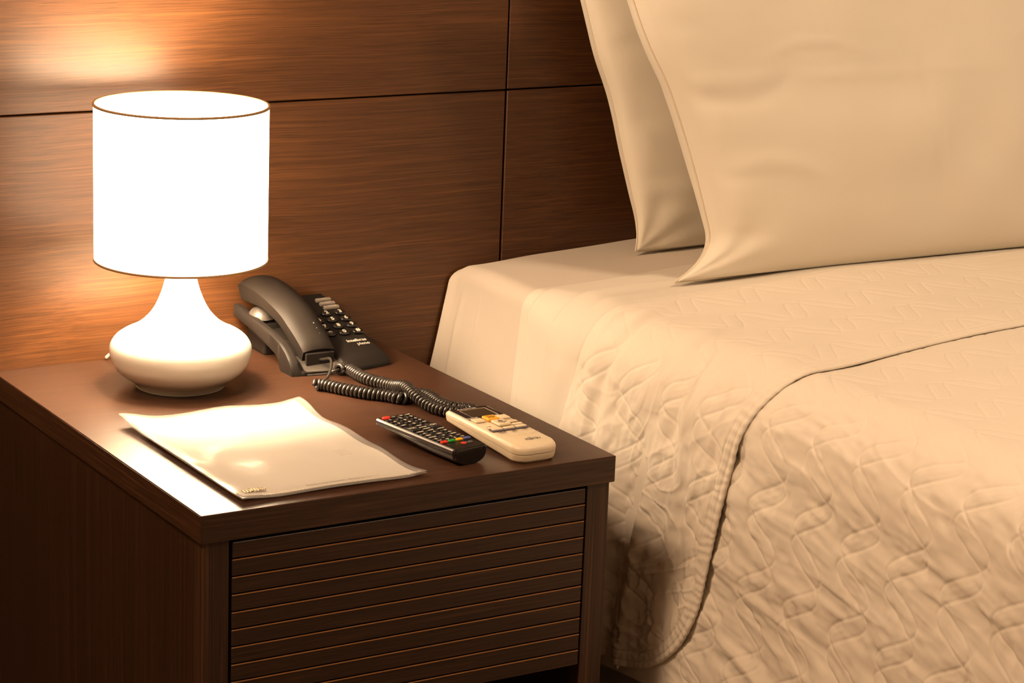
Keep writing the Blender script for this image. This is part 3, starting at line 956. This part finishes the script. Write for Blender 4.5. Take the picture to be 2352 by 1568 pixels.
ackey('side_button', -0.0165, -0.0075, 0.0110, 0.0052, M['ac_key'], 0.0009, 0.0005)
ackey('side_button', 0.0175, 0.0058, 0.0110, 0.0052, M['ac_key'], 0.0009, 0.0005)
ackey('side_button', 0.0175, -0.0045, 0.0110, 0.0052, M['ac_key'], 0.0009, 0.0005)
for x, y, t_ in ((-0.0175, -0.0030, 'SLEEP'), (0.0175, 0.0098, '10 HEAT'), (0.0175, -0.0005, 'ECONOMY')):
    text('lettering', t_, 0.0024, M['print_dk'], ac, (x, y, AZ + 0.0002), depth=0.0002)
box('button_band', -0.0232, 0.0232, -0.0200, -0.0108, AZ - 0.0003, AZ + 0.0002, M['ac_band'], ac)
for x in (-0.0150, 0.0, 0.0150):
    ackey('oblong_button', x, -0.0150, 0.0128, 0.0062, M['ac_key'], 0.0018, 0.0012)
for x, a_, b_ in ((-0.0150, 'CLOCK', 'ADJUST'), (0.0, 'TEST', 'RUN'), (0.0150, 'RESET', '')):
    text('lettering', a_, 0.0029, M['print_dk'], ac, (x, -0.0242, AZ + 0.0002), depth=0.0002)
    if b_: text('lettering', b_, 0.0029, M['print_dk'], ac, (x, -0.0272, AZ + 0.0002), depth=0.0002)
text('lettering', 'FUJITSU', 0.0056, M['print_dk'], ac, (0.0045, -0.0555, float(ac_zt(-0.0555)) + 0.0006), (0.07, 0, 0), depth=0.0002, sx=1.0)
put('lettering', *tube_vf([(0.0012 + 0.0014 * math.cos(a), -0.0523 + 0.0010 * math.sin(a), float(ac_zt(-0.0523)) + 0.0005) for a in np.linspace(-0.3, 3.4, 12)], 0.00025, 5), M['print_dk'], ac)
put('cover_line', *tube_vf([(x, -0.0365 - 0.0050 * (1 - (x / 0.0235) ** 2), float(ac_zt(-0.038)) + 0.0001) for x in np.linspace(-0.0235, 0.0235, 20)], 0.00018, 5), M['ac_low'], ac)

# ------------------------------------------------------------------ bed
X0, XC, TB = 0.6080, 1.400, 0.6300              # side plane and top of the mattress


def cross(s, y, extra=0.0, flare=0.07):
    """bed cross-section: s = distance from the shoulder (negative on the top, positive down the side)"""
    r = 0.022 + 0.030 * sstep(-0.15, -0.26, y) + 0.034 * sstep(-0.26, -0.62, y)
    m = XC - X0 - r                       # half the flat top: beyond it the far side mirrors the near side
    far = s < -m
    s = np.where(far, -2 * m - s, s)
    arc = r * np.pi / 2
    th = np.clip(s / r, 0, np.pi / 2)
    dn = np.clip(s - arc, 0, None)
    x = X0 + r - r * np.sin(th) - (flare + 0.10 * sstep(-0.26, -0.02, y)) * dn * (1 - 0.25 * dn) + np.clip(-s, 0, None)
    z = TB - r + r * np.cos(th) - dn + 0.016 * sstep(0, 0.35, -s)
    nx_ = -np.sin(th)
    nz_ = np.cos(th)
    x, z = x + extra * nx_, z + extra * nz_
    return np.where(far, 2 * XC - x, x), z, np.where(far, -nx_, nx_), nz_


BB = np.array([1.4, -1.0, 0.0])
bed = thing('bed', 'double bed with pale upholstered base and mattress against the panelled wall', 'bed', BB)
box('base', 0.66, 2.14, -1.97, -0.03, 0.06, 0.33, M['mattress'], bed, BB, bev=0.012, seg=3)
box('mattress', 0.645, 2.155, -1.985, -0.018, 0.332, 0.600, M['mattress'], bed, BB, bev=0.035, seg=5, smooth=True)
for x in (0.72, 2.08):
    for y in (-0.12, -1.88):
        lathe('leg', [(0.0005, 0.0), (0.025, 0.0), (0.03, 0.06), (0.0005, 0.06)], M['metal'], bed, 20, loc=(x - BB[0], y - BB[1], 0))


def cloth(name, s, y, xyz_fn, mat, parent, thick=0.0, off=BB):
    S, Yv = np.meshgrid(s, y, indexing='ij')
    v = xyz_fn(S, Yv)
    o = put(name, v.reshape(-1, 3), grid_faces(len(s), len(y)), mat, parent, off)
    if thick:
        md = o.modifiers.new('thickness', 'SOLIDIFY')
        md.thickness = thick
        md.offset = -1
    return o


def sheet_fn(S, Yv):
    w = 0.0012 * vnoise(Yv * 34 + 3, S * 2.2) * sstep(0.0, 0.12, S)
    w += 0.0030 * vnoise(S * 7 + Yv * 9, Yv * 15 - S * 3) * sstep(-0.25, 0.0, S) * (1 - sstep(0.02, 0.10, S)) * sstep(-0.22, 0.0, Yv)
    w += 0.0007 * np.exp(-((Yv + 0.075) / 0.0012) ** 2) * sstep(0.02, 0.05, S)
    # tucked corner fold by the wall
    fold = np.exp(-((Yv + 0.034) / 0.005) ** 2)
    w += 0.0030 * fold * sstep(0.03, 0.09, S)
    w += 0.008 * sstep(-0.034, -0.005, Yv) * sstep(0.05, 0.22, S)
    x, z, nx_, nz_ = cross(S, Yv, w)
    crown = 0.006 * sstep(0.0, 0.3, -S)
    rd = -0.020 * (1 - sstep(-0.0, -0.022, Yv)) ** 2
    return np.stack([x - rd * nx_ * 0.3, Yv - 0.004, z + rd * 0.35 + 0 * crown], -1)


sy = np.concatenate([np.linspace(0, -0.33, 150), np.linspace(-0.36, -1.98, 20)])
ss = np.concatenate([np.linspace(-1.90, -0.45, 60), np.linspace(-0.44, 0.42, 150)])
o = tag(cloth('fitted_sheet', ss, sy, sheet_fn, M['sheet'], None), 'smooth cream fitted sheet at the head of the bed', 'sheet')
o.location = BB


def fold_y(S):
    return -0.318 + 0.026 * sstep(0.02, 0.30, S) - 0.006 * np.sin(S * 21)


def flat_fn(S, Yv):
    t = np.clip((-0.196 + 0.010 * sstep(0.0, 0.3, S) - Yv) / 0.006, 0, 1)
    lift = 0.0050 * np.sqrt(1 - (1 - t) ** 2 + 1e-9)
    w = 0.0014 * vnoise(Yv * 22, S * 6 + 5) * sstep(-0.3, 0.05, S)
    yb = -0.252 + 0.012 * sstep(0.0, 0.3, S)
    t2 = np.clip((yb - Yv) / 0.006, 0, 1)
    lift2 = 0.0048 * np.sqrt(1 - (1 - t2) ** 2 + 1e-9)
    # small bulges of the folded sheet below the edge, and slant creases on top
    b = 0.0050 * np.exp(-((Yv + 0.285) / 0.016) ** 2) * (0.55 + 0.45 * np.sin(S * 62 + 1.0)) * sstep(0.05, 0.10, S)
    c = 0.0042 * np.exp(-((Yv + 0.262 + 0.10 * S) / 0.013) ** 2) * np.exp(-((S + 0.045) / 0.075) ** 2)
    c += 0.0034 * np.exp(-((Yv + 0.300 + 0.16 * S) / 0.011) ** 2) * np.exp(-((S - 0.0) / 0.060) ** 2)
    under = 1 - 0.85 * sstep(0.0, 0.014, fold_y(S) - Yv)          # lies flat where the quilt covers it
    x, z, _, _ = cross(S, Yv, 0.0012 + (lift + lift2 + w * t + b + c) * under)
    return np.stack([x, Yv, z], -1)


fy = np.concatenate([np.linspace(-0.178, -0.36, 130), np.linspace(-0.37, -0.55, 8)])
fs = np.concatenate([np.linspace(-1.88, -0.45, 60), np.linspace(-0.44, 0.36, 220)])
o = tag(cloth('flat_sheet', fs, fy, flat_fn, M['sheet2'], None), 'cream top sheet with folded edge showing beside the quilt', 'sheet')
o.location = BB

# quilt: stitched in crossing waves
PER, SPC, AMP = 0.092, 0.0765, 0.0275


def stitch_dist(S, Yv):
    best = np.full(S.shape, 1.0)
    phi = 2 * np.pi * S / PER
    for ph_ in (-0.74, 0.74):
        cen = AMP * np.cos(phi + ph_)
        der = -AMP * np.sin(phi + ph_) * 2 * np.pi / PER
        dy = (Yv - cen + 0.012 * S) / SPC
        d = np.abs(dy - np.round(dy)) * SPC / np.sqrt(1 + der ** 2)
        # the neighbouring wave can be nearer on the steep stretches
        best = np.minimum(best, d)
    return best


def quilt_relief(S, Yv, side):
    d = stitch_dist(S, Yv)
    amp = 0.35 + 0.65 * side
    h = 0.0008 * amp * (1 - np.exp(-(d / 0.010) ** 2)) + 0.0011 * (0.6 + 0.4 * side) * (1 - np.exp(-(d / 0.0014) ** 2))
    # puckers running out of the seams
    pk = vnoise(Yv * 95 + 40 * S, S * 45 - 40 * Yv)
    h += 0.0013 * amp * pk * np.exp(-(d / 0.012) ** 2) * side
    return h


def quilt_fn(S, Yv):
    side = sstep(-0.10, 0.16, S)
    h = quilt_relief(S, Yv, side)
    # drape wrinkles running a little downhill toward the foot
    l = -Yv * 0.97 + S * 0.24
    c = S * 0.97 + Yv * 0.24
    bend = 0.012 * vnoise(Yv * 9, S * 9)
    c = c + bend
    h += (0.0022 * vnoise(c * 34, l * 9 + 9) + 0.0016 * vnoise(c * 70 + 7, l * 19) + 0.0007 * vnoise(c * 150 + 3, l * 45)) * side
    h += 0.0009 * (1 - np.abs(vnoise(c * 27 + 5, l * 8))) ** 6 * side
    h += 0.0040 * vnoise(Yv * 6 + 2, S * 3) * side
    h += 0.0007 * vnoise(Yv * 20, S * 14)
    x, z, nx_, nz_ = cross(S, Yv, 0.0035 + h * sstep(-0.54, -0.60, Yv), 0.14)
    return np.stack([x, Yv, z], -1)


QB = BB
quilt = thing('quilt', 'cream wave-stitched quilt spread over the bed and folded back near pillows', 'quilt', QB)
qy = np.concatenate([np.linspace(-0.34, -0.52, 14), np.arange(-0.53, -1.18, -0.0014), np.linspace(-1.21, -2.01, 40)])
qs = np.concatenate([np.linspace(-1.90, -0.50, 60), np.arange(-0.49, 0.42, 0.0015)])
cloth('main_layer', qs, qy, quilt_fn, M['quilt'], quilt)

YE, SE, RC = -0.632, 0.408, 0.120      # flap: edge toward the foot, lower hem, corner radius


def edge_y(S):
    return YE - 0.020 * np.exp(-((S - 0.01) / 0.10) ** 2) + 0.020 * sstep(0.05, 0.40, S) + 0.012 * sstep(-0.05, -0.6, S)


def flap_grid(Av, S):
    over = np.clip(S - (SE - RC), 0, RC)
    ye = edge_y(S) + (RC - np.sqrt(np.maximum(RC ** 2 - over ** 2, 0)))
    yf = fold_y(S)
    return yf + (ye - yf) * Av


def flap_fn(S, Av):
    Yv = flap_grid(Av, S)
    side = sstep(-0.04, 0.12, S)
    # distance to the hemmed rim
    e = Yv - edge_y(S)
    q1 = RC - e
    q2 = S - (SE - RC)
    d = np.where((q1 > 0) & (q2 > 0), RC - np.sqrt(np.maximum(q1, 0) ** 2 + np.maximum(q2, 0) ** 2), np.minimum(e, SE - S))
    d = np.clip(d, 0, None)
    inner = sstep(0.015, 0.026, d)
    h = quilt_relief(S + 0.031, -Yv + 0.02, np.maximum(side, 0.15)) * inner
    along = np.arctan2(np.maximum(q2, 0), np.maximum(q1, 1e-4)) * RC + np.where(q2 > 0, 0, S) + np.where((q1 <= 0) & (q2 > 0), Yv, 0)
    pk = 0.5 + 0.5 * np.sin(along / 0.0105 * 2 * np.pi + 2.0 * vnoise(along * 60, d * 50))
    hem = (1 - inner) * (0.0012 + 0.0008 * pk * (0.35 + 0.65 * side))
    hem -= 0.0014 * np.exp(-((d - 0.0080) / 0.0012) ** 2) + 0.0013 * np.exp(-((d - 0.0190) / 0.0012) ** 2)
    h += hem
    h -= 0.0030 * np.clip(1 - d / 0.003, 0, 1) ** 2
    # rounded fold at the head side
    t = np.clip((fold_y(S) - Yv) / 0.016, 0, 1)
    rise = np.sqrt(1 - (1 - t) ** 2 + 1e-9)
    # hanging folds, stronger downward
    g = sstep(0.0, 0.22, S)
    F = 0.0045 * np.exp(-((Yv + 0.366 - 0.10 * S) / 0.014) ** 2) * np.exp(-((S - 0.12) / 0.13) ** 2)
    F -= 0.0045 * np.exp(-((Yv + 0.392 - 0.10 * S) / 0.010) ** 2) * np.exp(-((S - 0.14) / 0.14) ** 2)
    F += 0.0105 * np.exp(-((Yv + 0.420 + 0.05 * S) / 0.011) ** 2) * sstep(0.16, 0.26, S)
    F += 0.0085 * np.exp(-((Yv + 0.502 - 0.04 * S) / 0.013) ** 2) * sstep(0.15, 0.24, S)
    F -= 0.0095 * np.exp(-((Yv + 0.462) / 0.020) ** 2) * sstep(0.10, 0.20, S)
    F += 0.0080 * np.exp(-((Yv + 0.560 + 0.20 * (S - 0.15)) / 0.020) ** 2) * np.exp(-((S - 0.12) / 0.06) ** 2)
    F -= 0.0065 * np.exp(-((Yv + 0.510 + 0.10 * S) / 0.016) ** 2) * np.exp(-((S - 0.10) / 0.05) ** 2)
    F += (0.0030 * vnoise(Yv * 30 + 1, S * 5) + 0.0022 * vnoise(Yv * 70, S * 14 + 4) + 0.0014 * vnoise(Yv * 130, S * 75) + 0.0017 * (1 - np.abs(vnoise(Yv * 24 + 3 * vnoise(Yv * 12, S * 12), S * 9 + 8))) ** 7 + 0.0013 * (1 - np.abs(vnoise(Yv * 17 + S * 14, S * 19 - Yv * 9 + 3))) ** 8) * g * sstep(0.004, 0.03, d)
    # creases fanning over the shoulder
    c = vnoise((Yv + 0.35 * S) * 60 + 11, S * 5) * np.exp(-((S - 0.01) / 0.13) ** 2)
    F += 0.0018 * c * sstep(0.01, 0.04, d)
    F += 0.0012 * vnoise((Yv + 0.2 * S) * 60, S * 6 + 3) * sstep(-0.6, -0.1, S)
    gap = 0.0030 + 0.003 * g
    x, z, nx_, nz_ = cross(S, Yv, 0.0078 - 0.0030 * sstep(0.04, 0.16, fold_y(S) - Yv) + gap * rise + (h + F) * (0.25 + 0.75 * rise) * sstep(0.0, 0.25, t + 0.1), 0.13)
    return np.stack([x, Yv, z], -1)


fa = np.linspace(0, 1, 240)
fs = np.concatenate([np.linspace(-1.86, -0.50, 60), np.arange(-0.49, SE - 0.02, 0.0014), SE - 0.02 * (1 - np.linspace(0, 1, 26)) ** 2])
cloth('folded_flap', fs, fa, flap_fn, M['quilt'], quilt, 0.0045)


# ------------------------------------------------------------------ pillows
def pillow(name, label, corners, T, sag, loc, group, seed, creases=(), arcs=(), low=-0.74):
    """corners BL BR TR TL as (x,y,z); sag = inward pull of left, right, bottom, top edges"""
    base_p = np.array(loc, float)
    root = thing(name, label, 'pillow', base_p, group=group)
    C = [np.array(c, float) for c in corners]
    nu, nv = 120, 90
    u = np.sin(np.linspace(-1, 1, nu) * np.pi / 2) * 0.6 + np.linspace(-1, 1, nu) * 0.4
    v = np.sin(np.linspace(-1, 1, nv) * np.pi / 2) * 0.6 + np.linspace(-1, 1, nv) * 0.4
    U, Vv = np.meshgrid(u, v, indexing='ij')
    ex = C[1] - C[0]; ex /= np.linalg.norm(ex)
    ez = (C[3] - C[0] + C[2] - C[1]); ez -= ex * (ez @ ex); ez /= np.linalg.norm(ez)
    nrm = np.cross(ex, ez)                         # toward the foot of the bed
    a, b = (U + 1) / 2, (Vv + 1) / 2
    mid = ((1 - a) * (1 - b))[..., None] * C[0] + (a * (1 - b))[..., None] * C[1] + (a * b)[..., None] * C[2] + ((1 - a) * b)[..., None] * C[3]
    prof = lambda t, sh: np.clip(1 - np.abs(t - sh) ** 2.2 / np.where(t > sh, (1 - sh), (1 + sh)) ** 2.2, 0, 1)
    mid = mid + (sag[0] * prof(Vv, low) * (1 - a) ** 3 + 0.0038 * vnoise(Vv * 3.3 + seed, Vv * 0 + seed) * (1 - a) ** 6 * (1 - Vv ** 2))[..., None] * ex - (sag[1] * prof(Vv, 0.0) * a ** 3)[..., None] * ex
    mid = mid + (sag[2] * prof(U, -0.2) * (1 - b) ** 3)[..., None] * ez - (sag[3] * prof(U, 0.0) * b ** 3)[..., None] * ez
    body = ((1 - U ** 2).clip(0) ** 0.32) * ((1 - Vv ** 2).clip(0) ** 0.36)
    ear = np.exp(-(((1 - np.abs(U)) / 0.10) ** 2 + ((1 - np.abs(Vv)) / 0.16) ** 2))
    th = T / 2 * body * (1 - 0.25 * ear)
    V = []
    for sgn in (1, -1):
        w = 0.0045 * vnoise(U * 4 + seed, Vv * 3 + sgn * 5) * body
        # gathers fanning out of the four corners and the side seams
        for cu in (-1, 1):
            for cv in (-1, 1):
                du, dv = (U - cu) * 1.35, (Vv - cv)
                rr = np.hypot(du, dv)
                an = np.arctan2(dv, du)
                w += 0.0016 * np.sin(an * 9 + seed + cu) * np.exp(-(rr / 0.42) ** 2) * np.clip(rr * 5, 0, 1)
        w += 0.0035 * vnoise(U * 3 + 9, Vv * 13 + seed) * np.exp(-((1 - np.abs(U)) / 0.16) ** 2) * np.clip((1 - np.abs(U)) * 12, 0, 1)
        for kind, p0, wd, am in creases:
            q = (U if kind == 'u' else Vv) - p0 + 0.015 * vnoise(U * 5 + 3, Vv * 5)
            w += am * np.exp(-(q / wd) ** 2) * body
        for u0, v0, ca, wd, am in arcs:
            q = Vv - (v0 - ca * (U - u0) ** 2)
            w += am * np.exp(-(q / wd) ** 2) * np.exp(-((U - u0) / 0.22) ** 4) * body
        V.append(mid + ((sgn * th + w * (1 if sgn > 0 else 0.7)) )[..., None] * nrm)
    Vf, Vb = V
    edge = np.zeros(U.shape, bool)
    edge[0, :] = edge[-1, :] = True
    edge[:, 0] = edge[:, -1] = True
    Vb[edge] = Vf[edge]
    f = [tuple(q) for q in grid_faces(nu, nv)] + [tuple(np.array(q)[::-1] + nu * nv) for q in grid_faces(nu, nv)]
    me_o = put('pillowcase', np.vstack([Vf.reshape(-1, 3), Vb.reshape(-1, 3)]), f, M['pillow'], root, base_p)
    bm = bmesh.new(); bm.from_mesh(me_o.data)
    bmesh.ops.remove_doubles(bm, verts=bm.verts, dist=1e-6)
    bmesh.ops.recalc_face_normals(bm, faces=bm.faces)
    bm.to_mesh(me_o.data); bm.free()
    loop = np.vstack([Vf[:, 0], Vf[-1, 1:], Vf[-2::-1, -1], Vf[0, -2::-1]])
    put('seam', *tube_vf(loop, 0.0014, 6), M['thread'], root, base_p)
    return root


pillow('pillow', 'cream pillow standing upright against the panelled wall, behind the other pillow',
       [(0.826, -0.100, 0.646), (1.50, -0.100, 0.647), (1.46, -0.070, 1.13), (0.690, -0.070, 1.13)], 0.105, (0.014, 0.05, 0.0, 0.03), (1.13, -0.11, 0.652), 'bed pillows', 1.7)
pillow('pillow', 'plump cream pillow leaning forward on the quilt in front of the other pillow',
       [(0.757, -0.285, 0.651), (1.52, -0.305, 0.654), (1.47, -0.205, 1.12), (0.640, -0.205, 1.12)], 0.145, (0.068, 0.05, 0.0, 0.03), (1.13, -0.27, 0.658), 'bed pillows', 4.2,
       creases=(('v', 0.02, 0.013, 0.0017), ('u', 0.0, 0.010, -0.0016)), arcs=((-0.42, 0.20, 1.7, 0.014, 0.0026), (0.62, 0.22, 1.2, 0.014, 0.0022), (-0.80, -0.10, -2.0, 0.05, -0.004), (-0.75, -0.42, 1.5, 0.05, 0.004)))
